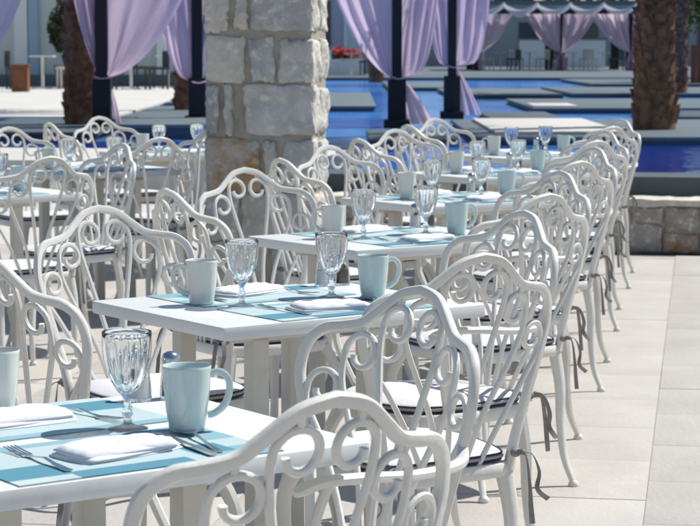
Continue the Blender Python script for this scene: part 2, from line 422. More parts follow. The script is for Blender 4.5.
# ------------------------------------------------------------------ chair
def back_pt(u, v):
    """point of the chair back: u across, v height; reclined and curved round the sitter"""
    t = (v-.43)/.475
    return Vector((u, -.185-.115*t**1.1 + 1.15*u*u*(.35+.65*min(1, max(0, t))), v)) if t > 0 else Vector((u, -.185+.4*u*u, v))
def back_n(u, v):
    e = .004
    return ((back_pt(u+e, v)-back_pt(u-e, v)).cross(back_pt(u, v+e)-back_pt(u, v-e))).normalized()
RAIL = [(.165, .415), (.178, .50), (.203, .60), (.229, .69), (.241, .745), (.232, .795), (.203, .822), (.165, .829), (.125, .838), (.092, .862), (.05, .893), (0, .905)]
def seat_outline(s=1):
    c = [(0, .215), (.11, .205), (.185, .15), (.208, .05), (.195, -.06), (.172, -.15), (.13, -.19), (0, -.195)]
    c = c+[(-x, y) for x, y in c[-2:0:-1]]
    return [(p[0]*s, p[1]*s) for p in spline([(x, y, 0) for x, y in c], 3, closed=True)]
def make_chair(arms):
    root = empty('cafe_armchair' if arms else 'cafe_chair')
    P = 'white_paint'
    # back rail, one continuous band
    half = spline([(u, v, 0) for u, v in RAIL], 5)
    full = [(p.x, p.y) for p in half]+[(-p.x, p.y) for p in half[-2::-1]]
    b = bmesh.new()
    sweep(b, [back_pt(u, v) for u, v in full], [.028-.0075*min(1, max(0, (v-.42)/.35)) for u, v in full], .017, [back_n(u, v) for u, v in full], n=10, sq=.62)
    mobj('back_rail', b, P, root)
    def scroll(c, Rr, stem):
        for s in (1, -1):
            pts = [(p.x, p.y) for p in spline([(u, v, 0) for u, v in stem]+[(c[0]+Rr, c[1], 0)], 4)]
            n = 22; tot = R(350)
            for i in range(1, n+1):
                f = i/n; a = tot*f; r = Rr*(1-.52*f**1.4)
                pts.append((c[0]+r*math.cos(a), c[1]+r*math.sin(a)))
            pts = [(s*u, v) for u, v in pts]; b = bmesh.new()
            sweep(b, [back_pt(u, v) for u, v in pts], .0122, .0115, [back_n(u, v) for u, v in pts], n=8, sq=.66)
            mobj('back_scroll', b, P, root)
    scroll((.0425, .836), .037, [(.010, .425), (.024, .56), (.056, .70), (.077, .79)])
    scroll((.117, .781), .038, [(.030, .425), (.068, .55), (.122, .66), (.152, .73)])
    scroll((.188, .714), .0345, [(.070, .425), (.118, .52), (.178, .62), (.219, .68)])
    for s in (1, -1):                                            # small cast lugs tying scrolls to the rail
        for (u0, v0, u1, v1) in ((.045, .868, .048, .893), (.125, .815, .127, .835)):
            b = bmesh.new(); sweep(b, [back_pt(s*u0, v0), back_pt(s*u1, v1)], .012, .011, back_n(s*u0, v0), n=6)
            mobj('back_lug', b, P, root)
    # seat frame
    ol = seat_outline(); b = bmesh.new(); prof = [(1.0, .436), (1.02, .430), (1.02, .412), (1.0, .404), (.90, .404), (.90, .424)]
    rings = [[b.verts.new((x*s, y*s, z)) for x, y in ol] for s, z in prof]; n = len(ol)
    for A, B in zip(rings, rings[1:]):
        for k in range(n): b.faces.new((A[k], A[(k+1) % n], B[(k+1) % n], B[k]))
    b.faces.new(rings[0]); b.faces.new(rings[-1][::-1])
    mobj('seat', b, P, root, angle=50)
    # legs
    for s in (1, -1):
        for front in (0, 1):
            if front: ctrl = [(s*.165, .165, .415), (s*.192, .195, .33), (s*.186, .192, .20), (s*.176, .178, .10), (s*.19, .195, .012)]
            else: ctrl = [(s*.158, -.165, .415), (s*.170, -.178, .31), (s*.170, -.182, .20), (s*.172, -.198, .09), (s*.184, -.228, .012)]
            pts = spline(ctrl, 4); m = len(pts)
            ws = [.042-.022*(i/(m-1))**.8 for i in range(m)]; b = bmesh.new()
            sweep(b, pts, ws, [w*.75 for w in ws], (0, 1, 0), n=8, sq=.7)
            lathe(b, [(0, 0), (.015, 0), (.017, .004), (.015, .012), (.009, .018), (0, .018)], 12, cx=ctrl[-1][0], cy=ctrl[-1][1])
            mobj('leg', b, P, root)
    if arms:
        for s in (1, -1):
            ctrl = [tuple(back_pt(s*.222, .665)), (s*.247, -.17, .643), (s*.262, -.07, .640), (s*.266, .04, .650), (s*.257, .125, .652), (s*.246, .175, .638)]
            pts = spline(ctrl, 5); m = len(pts); b = bmesh.new()
            sweep(b, pts, [(.021+.012*i/(m-1))*(1 if i < m-3 else (1, .9, .55)[i-m+3]) for i in range(m)], [.018*(1 if i < m-2 else .75) for i in range(m)], (0, 0, 1), n=10)
            mobj('armrest', b, P, root)
            b = bmesh.new()
            sweep(b, spline([(s*.258, .115, .648), (s*.246, .135, .58), (s*.222, .115, .50), (s*.198, .085, .425)], 5), .018, .016, (1, 0, 0), n=8)
            mobj('armrest_support', b, P, root)
    # tied seat pad
    b = bmesh.new(); prof = [(.90, .437), (.965, .441), (.985, .447), (.975, .454), (.93, .459), (.6, .465), (.25, .467)]
    ol = seat_outline(.97); n = len(ol)
    rings = [[b.verts.new((x*s, y*s, z)) for x, y in ol] for s, z in prof]
    for A, B in zip(rings, rings[1:]):
        for k in range(n): b.faces.new((A[k], A[(k+1) % n], B[(k+1) % n], B[k]))
    b.faces.new(rings[-1]); b.faces.new(rings[0][::-1])
    cu = mobj('seat_pad', b, 'cushion', root, angle=60)
    for z, s in ((.4415, .98), (.4545, .985)):
        pts = [(x*s, y*s, z) for x, y in ol]; pts.append(pts[0]); b = bmesh.new()
        sweep(b, pts, .005, .004, (0, 0, 1), n=6, cap=False); mobj('piping', b, 'charcoal', cu)
    b = bmesh.new(); pts = [(x*.983, y*.983, .448) for x, y in ol]; pts.append(pts[0])
    sweep(b, pts, .010, .009, (0, 0, 1), n=6, cap=False); mobj('pad_side_shade', b, 'pad_shade_grey', cu)  # grey band painting the shade on the pad's white side
    for s in (1, -1):
        PH = s*.5; b = bmesh.new(); c = back_pt(s*.172, .455)+Vector((0, -.014, 0))
        bmesh.ops.create_uvsphere(b, u_segments=10, v_segments=7, radius=.0105, matrix=Matrix.Translation(c) @ Matrix.Diagonal((1.3, .9, 1, 1)))
        for q, (dx, dy, L) in enumerate(((.042, -.03, .105), (.004, -.045, .15))):
            p = spline([tuple(c), tuple(c+Vector((s*dx*.6, dy*.7, .0))), tuple(c+Vector((s*dx, dy, -L*.4))), tuple(c+Vector((s*dx*.8, dy*1.15, -L*.75))), tuple(c+Vector((s*dx*1.5, dy*1.2, -L)))], 4)
            sweep(b, p, .0135, .0022, [(math.sin(PH+.12*i), -math.cos(PH+.12*i), .15) for i in range(len(p))], n=6, sq=.6)
        mobj('tie', b, 'ribbon', cu)
    return root

# ------------------------------------------------------------------ table and tableware
TH = .721
def make_table():
    t = empty('dining_table')
    b = bmesh.new(); box(b, -.3085, .44, -.3085, .3085, TH-.032, TH, bev=.007); mobj('tabletop', b, 'table_top', t, angle=50)
    for (x, y) in ((-.13, -.165), (.19, -.165), (-.13, .165), (.19, .165)):
        b = bmesh.new(); box(b, x-.022, x+.022, y-.022, y+.022, 0, TH-.055, bev=.004); mobj('leg', b, 'table_leg', t)
    b = bmesh.new()
    for y in (-.165, .165): box(b, -.20, .27, y-.019, y+.019, TH-.058, TH-.031)
    mobj('crossbar', b, 'table_leg', t, smooth=False)
    return t
def make_mat():
    b = bmesh.new(); box(b, -.226, .226, -.137, .137, 0, .0016); return mobj('placemat', b, 'placemat', smooth=False)
def make_mug(mm='mug'):
    m = empty('mug'); b = bmesh.new()
    lathe(b, [(0, 0), (.026, 0), (.0285, .002), (.0295, .006), (.034, .035), (.0375, .07), (.0392, .102), (.0398, .1055), (.039, .107), (.0375, .1055), (.036, .098), (.0335, .05), (.028, .012), (.022, .008), (0, .007)], 40)
    mobj('mug_body', b, mm, m, angle=50)
    p = spline([(.0365, 0, .092), (.052, 0, .096), (.066, 0, .086), (.069, 0, .066), (.062, 0, .044), (.047, 0, .030), (.0335, 0, .026)], 5)
    b = bmesh.new(); sweep(b, p, .012, .0085, (0, 1, 0), n=8); 
    mobj('handle', b, mm, m); return m
def make_goblet():
    b = bmesh.new(); N = 48
    lathe(b, [(0, 0), (.033, 0), (.0335, .0018), (.030, .0035), (.015, .0065), (.0075, .011), (.0065, .02), (.0095, .026), (.0105, .030), (.0085, .035), (.006, .041), (.0062, .05), (.0105, .057, .03),
              (.0175, .066, .07), (.025, .079, .06), (.0325, .096, .05), (.0375, .115, .045), (.0398, .135, .03), (.0405, .152, .0), (.0408, .160), (.0400, .1615), (.0392, .160), (.0385, .150), (.037, .134), (.0345, .115), (.0295, .096), (.0222, .080), (.0145, .069), (.006, .063), (0, .062)], N, rib=12)
    return mobj('water_goblet', b, 'glass', angle=75)
def make_shaker(kind):
    s = empty('salt_shaker' if kind == 'salt' else 'pepper_shaker'); b = bmesh.new()
    lathe(b, [(0, 0), (.019, 0), (.0205, .003), (.0185, .03), (.0165, .05), (.0155, .06), (.0145, .06), (.0152, .05), (.017, .03), (.0185, .006), (0, .005)], 24)
    mobj('glass_body', b, 'glass', s)
    b = bmesh.new(); lathe(b, [(0, .0062), (.0165, .0064), (.0155, .030), (.0145, .042), (0, .043)], 20); mobj('contents', b, kind, s)
    b = bmesh.new(); lathe(b, [(.0148, .0602), (.0168, .0605), (.017, .072), (.014, .080), (.007, .084), (0, .085)], 24); mobj('cap', b, 'steel', s)
    return s
def make_fork():
    b = bmesh.new()
    def zz(y): return .0022+.010*max(0, (y-.02)/.08)**2*(1 if y < .08 else 1)*.5 + .006*math.exp(-((y+.02)/.03)**2)
    ys = [-.10, -.085, -.05, -.02, .01, .03, .042]; ws = [.014, .013, .009, .0065, .006, .010, .021]
    sweep(b, [(0, y, zz(y)) for y in ys], ws, .0022, (0, 0, 1), n=6, sq=.6)
    for i in range(4):
        x = (i-1.5)*.0062
        sweep(b, [(x, y, zz(y)) for y in (.040, .055, .075, .092, .10)], [.0042, .0034, .0032, .0028, .0015], .0018, (0, 0, 1), n=5)
    return mobj('fork', b, 'steel')
def make_spoon():
    b = bmesh.new()
    ys = [-.10, -.085, -.05, -.01, .025, .040]; ws = [.013, .012, .008, .0055, .0055, .007]
    sweep(b, [(0, y, .0025+.007*math.exp(-((y-.02)/.035)**2)) for y in ys], ws, .0022, (0, 0, 1), n=6, sq=.6)
    bmesh.ops.create_uvsphere(b, u_segments=16, v_segments=8, radius=1, matrix=Matrix.Translation((0, .068, .0075)) @ Matrix.Diagonal((.017, .031, .006, 1)))
    for v in b.verts:
        if v.co.y > .038 and v.co.z > .0085: v.co.z = .0085-(v.co.z-.0085)*.7
    return mobj('spoon', b, 'steel')
def make_knife():
    b = bmesh.new()
    sweep(b, [(0, y, .004) for y in (-.105, -.09, -.05, -.01)], [.012, .014, .012, .009], .006, (0, 0, 1), n=6, sq=.7)
    sweep(b, [(0, -.012, .004), (.001, .0, .004), (.003, .05, .004), (.002, .09, .004), (-.002, .108, .004)], [.010, .016, .018, .015, .004], .0016, (0, 0, 1), n=6, sq=.5)
    return mobj('knife', b, 'steel')
def make_napkin(seed):
    """plump folded cloth: a lower fold, an upper fold lying over it with an open lip"""
    root = empty('napkin')
    def pad(name, sx, sy, h, z0, ox, oy, tilt, sd, amp):
        b = bmesh.new(); nx, ny = 22, 14; top = {}; bot = {}
        for i in range(nx+1):
            for j in range(ny+1):
                u, v = -1+2*i/nx, -1+2*j/ny
                uu = u*(1-.06*abs(v)**3); vv = v*(1-.12*abs(u)**4-.10*max(0, u))
                e = max(0, (1-abs(u)**(9 if u > 0 else 5)))**.5*max(0, 1-abs(v)**7)**.5
                wr = amp*noise.noise(Vector((u*2.2+sd, v*3.1, sd*.7)))+amp*.5*noise.noise(Vector((u*6+sd, v*2, sd)))
                x, y = ox+uu*sx, oy+vv*sy
                top[i, j] = b.verts.new((x, y, z0+max(.0012, h*e*(1-.25*u)+wr*e)+tilt*(u+1)*.5*e))
                if 0 < i < nx and 0 < j < ny: bot[i, j] = b.verts.new((x, y, z0))
                else: bot[i, j] = None
        for i in range(nx):
            for j in range(ny): b.faces.new((top[i, j], top[i+1, j], top[i+1, j+1], top[i, j+1]))
        rim = [(i, 0) for i in range(nx)]+[(nx, j) for j in range(ny)]+[(i, ny) for i in range(nx, 0, -1)]+[(0, j) for j in range(ny, 0, -1)]
        low = [b.verts.new((top[p].co.x, top[p].co.y, z0)) for p in rim]
        for k in range(len(rim)): b.faces.new((top[rim[k]], low[k], low[(k+1) % len(rim)], top[rim[(k+1) % len(rim)]]))
        b.faces.new(low[::-1])
        for kx in list(bot.values()):
            if kx: b.verts.remove(kx)
        return mobj(name, b, 'napkin', root, angle=180)
    rn = random.Random(seed)
    for k, (sx, sy, h, z0, amp) in enumerate(((.100, .055, .0055, 0, .0012), (.098, .053, .0065, .0042, .0016), (.094, .050, .0105, .0088, .0042))):
        o = pad('fold', sx, sy, h, z0, rn.uniform(-.004, .004), rn.uniform(-.003, .003), 0, seed+k*4.3, amp); o.rotation_euler = (0, 0, R(rn.uniform(-4, 4)))
    o = pad('turned_corner', .050, .017, .008, .0125, .034, -.026, .002, seed+8.1, .002); o.rotation_euler = (R(4), 0, R(-9+rn.uniform(-5, 5)))
    return root

PHI = R(35.667)
E2 = Vector((math.cos(PHI), math.sin(PHI))); E1 = Vector((-math.sin(PHI), math.cos(PHI)))
T2 = Vector((-.2071, 5.0441))
ORD = ['nearest', 'second', 'third', 'fourth', 'fifth', 'farthest']
tables = []
for i in range(6):
    tables.append((T2+PERIOD*(i-1), 'main', i, ORD[i]+' main-row table'))
LO = Vector((-2.07, .36))
for i, nm in enumerate(('front left-row table', 'middle left-row table', 'rear left-row table')):
    tables.append((T2+PERIOD*(2+i)+LO, 'left', i, nm))

protos = {}
def proto(key, f, *a):
    if key not in protos:
        o = f(*a); bpy.context.view_layer.update(); freeze(o); protos[key] = [o, False]
    p = protos[key]
    if not p[1]: p[1] = True; return p[0]
    return copy_tree(p[0])
def put(o, c, a, b, z, rz, label, cat, group):
    w = c+E2*a+E1*b; o.location = (w.x, w.y, z); o.rotation_euler = (0, 0, PHI+rz); tag(o, label, cat, group); return o
rj = random.Random(21)
SIDES = {'FR': ((0, -.535), 0), 'BR': ((.505, 0), 90), 'FL': ((-.50, 0), -90), 'BL': ((0, .50), 180)}
DESC = {'FR': 'seen from behind at the near side of the', 'BR': 'with sunlit back at the right side of the', 'FL': 'seen from behind at the left side of the', 'BL': 'facing the camera at the far side of the'}
SKIP = {('main', 0): ('FL',), ('left', 0): ('FL', 'BL'), ('left', 1): ('FL',), ('left', 2): ('FR',)}
for (c, row, i, nm) in tables:
    t = proto('table', make_table); rj2 = rj.uniform(-.6, .6)
    put(t, c, 0, 0, 0, R(rj2), {'main': {0: 'white square table nearest the camera, cut off at lower left'}.get(i, 'white square table, %s from the camera in the main row' % ORD[i]),
        'left': 'white square table, %s one of the row at left' % nm.split()[0]}[row], 'table', 'square tables set in rows')
    for s, ((a, b), rz) in SIDES.items():
        if s in SKIP.get((row, i), ()): continue
        arms = (s == 'BR' and row == 'main')
        o = proto('armchair' if arms else 'chair', make_chair, arms)
        kx, ky = rj.uniform(-.012, .012), rj.uniform(-.012, .012)
        if (row, i, s) == ('main', 0, 'FR'): a, b = -.008, -.545
        if (row, i, s) == ('main', 1, 'FL'): a, b = -.57, -.25
        put(o, c, a+kx, b+ky, 0, R(rz+rj.uniform(-4.5, 4.5)), 'white scroll-back %s %s %s' % ('armchair' if arms else 'chair', DESC[s], nm), 'chair', 'scroll-back chairs round the tables')
    # place settings: near (front right) and far (back left), one turned half round about the table centre
    for side in ('near', 'far'):
        sg = 1 if side == 'near' else -1
        def at(a, b): return (a, b) if sg > 0 else (.132-a, -b)
        rz0 = 0 if sg > 0 else math.pi
        ja, jb = rj.uniform(-.012, .012), rj.uniform(-.008, .008)
        place = '%s placemat of the %s' % (side, nm)
        a, b = at(.066+ja, -.163+jb*.5)
        put(proto('mat', make_mat), c, a, b, TH+.0006, rz0+R(rj.uniform(-1.2, 1.2)), 'aqua and teal placemat on the %s side of the %s' % (side, nm), 'placemat', 'aqua placemats')
        zt = TH+.0026
        na, nb = (.075, -.165) if (row, i) == ('main', 0) else (.055, -.19)
        a, b = at(na+ja, nb+jb)
        put(proto('napkin%d' % (rj.randint(0, 2)), make_napkin, rj.randint(1, 90)), c, a, b, zt, rz0+R(rj.uniform(-14, 14)), 'folded white napkin on the '+place, 'napkin', 'folded napkins')
        a, b = at(-.055+ja, -.155+jb)
        put(proto('fork', make_fork), c, a, b, zt, rz0+R(rj.uniform(-5, 14)), 'steel fork on the '+place, 'fork', 'forks')
        a, b = at(.185+ja, -.175+jb)
        put(proto('knife', make_knife), c, a, b, zt, rz0+R(rj.uniform(-8, 8)), 'steel knife on the '+place, 'knife', 'knives')
        a, b = at(.222+ja, -.165+jb)
        put(proto('spoon', make_spoon), c, a, b, zt, rz0+R(rj.uniform(-14, 6)), 'steel spoon on the '+place, 'spoon', 'spoons')
        a, b = at(.268+ja, -.072+jb)
        if (row, i, side) == ('main', 0, 'far'): a, b = .072, .264
        if (row, i, side) == ('main', 0, 'near'): a, b = .243, -.075
        put(proto('mug'+side, make_mug, 'mug' if sg > 0 else 'mug_cream'), c, a, b, zt, rz0+R(-25+rj.uniform(-10, 10)) if not (row, i, side) == ('main', 0, 'near') else R(-30), ('pale blue' if sg > 0 else 'cream white')+' mug by the '+place, 'mug', 'tall glazed mugs')
        a, b = at(.205+ja*.5, .012+jb)
        if (row, i) == ('main', 0): a, b = (.178, .004) if sg > 0 else (-.13, .03)
        put(proto('goblet', make_goblet), c, a, b, TH if abs(b) < .022 else zt, rj.uniform(0, 3), 'ribbed clear glass goblet by the '+place, 'goblet', 'water goblets')
    put(proto('salt', make_shaker, 'salt'), c, .335, .235, TH, 0, 'glass salt shaker near the back corner of the '+nm, 'shaker', 'salt shakers')
    put(proto('pepper', make_shaker, 'pepper'), c, .392, .225, TH, 0, 'dark pepper shaker near the back corner of the '+nm, 'shaker', 'pepper shakers')

# ------------------------------------------------------------------ palms
def palm(x, y, r, h, seed, label, lean=0, z0=DZ):
    t = empty('palm_tree', (x, y, z0)); tag(t, label, 'palm tree', 'palm trees round the pool'); rnd = random.Random(seed)
    b = bmesh.new(); n = 20; rings = []
    for i in range(n+1):
        f = i/n; rr = r*(1.12-.2*f+.12*math.exp(-f*9)); rings.append([b.verts.new((lean*f*h+rr*math.cos(2*math.pi*k/16), rr*math.sin(2*math.pi*k/16), f*h)) for k in range(16)])
    for A, B in zip(rings, rings[1:]):
        for k in range(16): b.faces.new((A[k], A[(k+1) % 16], B[(k+1) % 16], B[k]))
    mobj('trunk', b, 'bark', t)
    b = bmesh.new(); nz = int(h/.075); M = 11
    for i in range(nz):
        z = .05+i*.075; f = z/h; rr = r*(1.10-.2*f+.12*math.exp(-f*9))
        for k in range(M):
            a = 2*math.pi*(k+.5*(i % 2)+rnd.uniform(-.15, .15))/M; L = rnd.uniform(.07, .17); out = rnd.uniform(.0, .075); w = rr*.33*rnd.uniform(.5, 1.3)
            er = Vector((math.cos(a), math.sin(a), 0)); et = Vector((-math.sin(a), math.cos(a), 0)); c = Vector((lean*f*h, 0, z+rnd.uniform(-.03, .03)))+er*(rr-.012)
            p = [c-et*w, c+et*w, c+et*w*.55+er*out+Vector((0, 0, L)), c-et*w*.55+er*out+Vector((0, 0, L)), c-et*w*.6-er*.01+Vector((0, 0, L*.9)), c+et*w*.6-er*.01+Vector((0, 0, L*.9))]
            v = [b.verts.new(q) for q in p]
            for fc in ((0, 1, 2, 3), (3, 2, 5, 4), (0, 3, 4), (1, 5, 2)): b.faces.new([v[q] for q in fc])
    tag(mobj('leaf_bases', b, 'bark', t, smooth=False), kind='stuff')
    b = bmesh.new()
    for k in range(30):
        a = 2*math.pi*k/30*7.3; up = rnd.uniform(-.3, 1.2); L = rnd.uniform(1.7, 2.3); d = Vector((math.cos(a), math.sin(a), 0)); sd = Vector((-d.y, d.x, 0)); prev = None
        for i in range(9):
            s = i/8*L; p = Vector((lean*h, 0, h))+d*(s*math.cos(up*.6))+Vector((0, 0, s*math.sin(up)-.30*s*s))
            if prev is not None:
                m = (p+prev)/2
                for sg in (-1, 1):
                    for q in (0, .5):
                        o0 = prev.lerp(p, q); o1 = prev.lerp(p, q+.38); tip = o0+sd*sg*.34*(1-.6*i/8)+(p-prev)*.9+Vector((0, 0, -.12))
                        b.faces.new([b.verts.new(o0), b.verts.new(o1), b.verts.new(tip)])
            prev = p
    tag(mobj('crown', b, 'frond', t, smooth=False), kind='stuff')
    return t
palm(3.47, 23.9, .20, 5.2, 3, 'thick palm trunk at right rising from the pool deck')
palm(6.78, 43.5, .175, 6.2, 9, 'slimmer palm trunk just behind the thick right palm')
palm(-3.20, 25.0, .165, 5.5, 5, 'palm trunk behind the navy post at left', lean=-.012)
palm(-2.48, 31.5, .13, 5.6, 8, 'palm trunk base below the lilac curtain left of the pillar')
palm(.70, 56.5, .16, 6, 12, 'distant palm trunk between the pillar and lilac curtains', z0=.42)

# ------------------------------------------------------------------ cabanas: posts, beams, tied curtains
def curtain(parent, px, py, sx, span, pw, ztop, ztie, zbot, tail, seed, depth=.05, zoff=0, dy=0):
    """cloth gathered at the post at ztie, spread along the beam at ztop, loose tail below"""
    b = bmesh.new(); nu, nv = 40, 46; g = []
    rnd = random.Random(seed); ph = rnd.uniform(0, 6)
    for j in range(nv+1):
        t = j/nv; z = ztop+(zbot-ztop)*t; row = []
        if z > ztie:
            f = (z-ztie)/(ztop-ztie); wo = span*f**pw; inner = .02+.05*f; am = depth*(.35+.65*min(1, f*3))
        else:
            f = (ztie-z)/(ztie-zbot); wo = .035+tail*f**.7; inner = .015; am = depth*.6*min(1, .3+f*2)
        for i in range(nu+1):
            s = i/nu
            x = inner+(wo-inner)*s+.012*math.sin(9*s+ph)
            sag = -.10*span*math.sin(math.pi*s)*0
            w = s*(1+.25*noise.noise(Vector((s*2, t*2, ph)))); y = am*math.sin(w*2*math.pi*3.3+ph+1.6*t)*(.85+.6*noise.noise(Vector((s*3+ph, t*3, 2))))+.9*am*noise.noise(Vector((s*7+t*2.5, t*2.2, ph)))+.3*am*noise.noise(Vector((s*18+t*5, t*3, ph+3)))
            row.append(b.verts.new((px+sx*x, py+dy+y-.12*span*math.sin(math.pi*s)*(1 if z > ztie else .3), z)))
        g.append(row)
    for A, B in zip(g, g[1:]):
        for i in range(nu): b.faces.new((A[i], A[i+1], B[i+1], B[i]))
    return mobj('curtain', b, 'lilac', parent, angle=180)
def post(name, label, x, y, w, h, curtains, tie=1.0, z0=DZ, base=True, group='cabana posts with tied curtains'):
    t = empty(name, (x, y, z0)); tag(t, label, 'cabana post', group)
    b = bmesh.new(); box(b, -w/2, w/2, -w/2, w/2, 0, h, bev=.008); mobj('post', b, 'navy_paint', t)
    if base:
        b = bmesh.new(); box(b, -.15, .15, -.15, .15, 0, .10, bev=.01); box(b, -.105, .105, -.105, .105, .10, .56, bev=.01); mobj('post_base', b, 'navy_paint', t)
    b = bmesh.new(); box(b, -1.3*w, 1.3*w, -w*.75, -w*.62, h, h+.12)
    mobj('beam', b, 'navy_paint', t, smooth=False)
    for k, (sx, span, pw, tail) in enumerate(curtains):
        curtain(t, 0, w*.35, sx, span, pw, h-.02, tie-z0, .05, tail, int(x*100)+k)
    b = bmesh.new(); m = 16
    pts = [(.02+(w*.66)*math.cos(2*math.pi*i/m), -w*.35+(w*.78)*math.sin(2*math.pi*i/m), tie-z0+.012*math.cos(4*math.pi*i/m)) for i in range(m+1)]
    sweep(b, pts, .05, .014, (0, 0, 1), n=6, cap=False)
    mobj('tie_band', b, 'lilac', t)
    return t
post('cabana_post', 'navy post with lilac curtains tied back, left of the stone pillar', -2.88, 24.4, .145, 2.45, [(1, 1.32, .5, .17), (-1, .5, .6, 0)], tie=1.0)
post('cabana_post', 'navy post half hidden by the stone pillar, lilac curtain at its left', -1.86, 25.6, .13, 2.45, [(-1, .62, .3, 0), (1, .3, .6, .1)], tie=.93)
post('cabana_post', 'navy post beyond the left edge with a lilac curtain swept to the picture', -4.56, 24.4, .145, 2.45, [(1, 1.05, .5, .1)], tie=1.0)
post('cabana_post', 'navy post with full lilac curtains just right of the stone pillar', .54, 24.2, .115, 2.45, [(-1, 1.02, .55, .06), (1, .55, .2, .40)], tie=1.0)
post('cabana_post', 'second navy post with a bulging lilac curtain, nearer the right palm', 1.33, 27.4, .11, 2.45, [(1, .56, .17, .36), (-1, .40, .25, .04)], tie=1.10, z0=.42)

# far cabana across the pool
fc = empty('far_cabana', (8.6, 86, DZ)); tag(fc, 'large navy cabana across the pool with white swags and lilac curtains', 'cabana')
for (x, y) in ((-3.4, 0), (0, 0), (2.85, 0), (-3.4, 5), (0, 5), (2.85, 5)):
    boxo('post', 'navy_paint', (x-.16, x+.16, y-.16, y+.16, 0, 2.32), fc)
boxo('beam', 'navy_paint', (-3.7, 3.15, -.1, .1, 2.322, 2.50), fc)
boxo('beam', 'navy_paint', (-3.7, 3.15, 4.9, 5.1, 2.322, 2.50), fc)
for x in (-3.6, 0, 3.0): boxo('rafter', 'blue_frame', (x-.08, x+.08, .102, 4.898, 2.34, 2.48), fc)
boxo('roof', 'blue_frame', (-3.7, 3.25, .4, 5.2, 2.502, 2.66), fc)
for k in range(5):
    b = bmesh.new(); nu = 14; g = []
    for j in range(5):
        row = []
        for i in range(nu+1):
            s = i/nu; sag = .30*(1-(2*s-1)**2)
            row.append(b.verts.new((-3.7+k*1.36+s*1.36, -.14-.04*math.sin(j*1.5+s*6), 2.78-sag-j*.05*(1+.6*math.sin(math.pi*s)))))
        g.append(row)
    for A, B in zip(g, g[1:]):
        for i in range(nu): b.faces.new((A[i], A[i+1], B[i+1], B[i]))
    mobj('swag', b, 'white_cloth', fc)
for (x, sx, span) in ((-3.4, 1, 1.5), (0, -1, 1.5), (0, 1, 1.45), (2.85, -1, 1.7), (2.85, 1, .35)):
    c = curtain(fc, x, -.22, sx, span, .55, 2.3, .75, .05, .25, int(x*7)+int(span*10), depth=.10)

# ------------------------------------------------------------------ far furniture
def far_chair(dark):
    b = bmesh.new()
    for (x, y) in ((-.2, -.2), (.2, -.2), (-.2, .2), (.2, .2)): box(b, x-.02, x+.02, y-.02, y+.02, 0, .44)
    box(b, -.24, .24, -.24, .24, .44, .50)
    for (x0, x1, z0, z1) in ((-.24, .24, .78, .86), (-.24, -.20, .50, .78), (.20, .24, .50, .78), (-.10, -.06, .50, .78), (.06, .10, .50, .78)): box(b, x0, x1, .20, .24, z0, z1)
    return mobj('far_chair', b, 'wicker' if dark else 'white_paint', smooth=False)
def far_table():
    t = empty('far_table'); b = bmesh.new(); box(b, -.27, .27, -.27, .27, .72, .75); mobj('tabletop', b, 'table_top', t, smooth=False)
    b = bmesh.new(); box(b, -.03, .03, -.03, .03, .03, .72); box(b, -.2, .2, -.2, .2, 0, .03); mobj('pedestal', b, 'white_paint', t, smooth=False); return t
SP = [('by the wall left of the olive shrub', -6.95, 47.5), ('on the plaza between the two left palms', -4.9, 47.0), ('on the plaza beside the pillar', -4.25, 49),
      ('near the white door, right of the pillar', .05, 71), ('inside the far cabana at its left', 6.3, 88), ('inside the far cabana, second from left', 7.6, 89), ('inside the far cabana, third from left', 9.4, 88.5), ('inside the far cabana at its right', 10.6, 88)]
for k, (where, x, y) in enumerate(SP):
    o = proto('far_table', far_table); o.location = (x, y, DZ); tag(o, 'small white table '+where, 'table', 'far white tables')
    for s, wd in ((-1, 'left'), (1, 'right')):
        dk = (k in (0, 1, 2, 6)) if s < 0 else (k in (1, 3, 4, 7))
        o = proto('far_chair%d' % dk, far_chair, dk); o.location = (x+s*.56, y+.1*s, DZ); o.rotation_euler = (0, 0, R(-90*s+20))
        tag(o, '%s chair at the %s of the table %s' % ('dark' if dk else 'white', wd, where), 'chair', 'far chairs')

# ------------------------------------------------------------------ far buildings and planting
b1 = empty('sage_building', (-9, 51, DZ)); tag(b1, 'pale sage building with white pilasters at the upper left', 'building')
boxo('wall', 'sage_wall', (-14, 6.0, 0, 6, 0, 5.2), b1)
for (x, w, m) in ((1.05, .17, 'white_wall'), (1.33, .13, 'blue_frame'), (3.65, .12, 'white_wall'), (4.45, .13, 'white_wall'), (5.3, .16, 'white_wall'), (-3.5, .2, 'white_wall'), (-7, .2, 'white_wall')):
    boxo('pilaster', m, (x-w, x+w, -.12, -.002, 0, 5.0), b1)
for x in (2.0, 4.05, -1.5, -5.2):
    boxo('window', 'window_glass', (x-.2, x+.2, -.03, -.002, 2.6, 4.2), b1)
boxo('plinth', 'slate_pale', (-14, 6.0, -.14, -.122, 0, .28), b1)
b2 = empty('mauve_building', (-.6, 76, DZ)); tag(b2, 'mauve grey building with a white door right of the pillar', 'building')
boxo('wall', 'mauve_wall', (-6, 2.6, 0, 6, 0, 5.5), b2)
d = boxo('door', 'white_wall', (.38, 1.02, -.08, -.002, .55, 2.4), b2)
boxo('door_panel', 'sage_wall', (.48, .68, -.10, -.082, .75, 2.2), d); boxo('door_panel', 'sage_wall', (.74, .94, -.10, -.082, .75, 2.2), d)
boxo('window', 'window_glass', (-.9, -.1, -.06, -.002, 1.0, 2.6), b2)
boxo('cornice', 'white_wall', (-6, 2.6, -.15, -.002, 3.0, 3.25), b2)
b3 = empty('grey_building', (9, 106, DZ)); tag(b3, 'long grey building behind the far cabana', 'building')
boxo('wall', 'grey_wall', (-6.3, 16, 0, 6, 0, 3.05), b3)
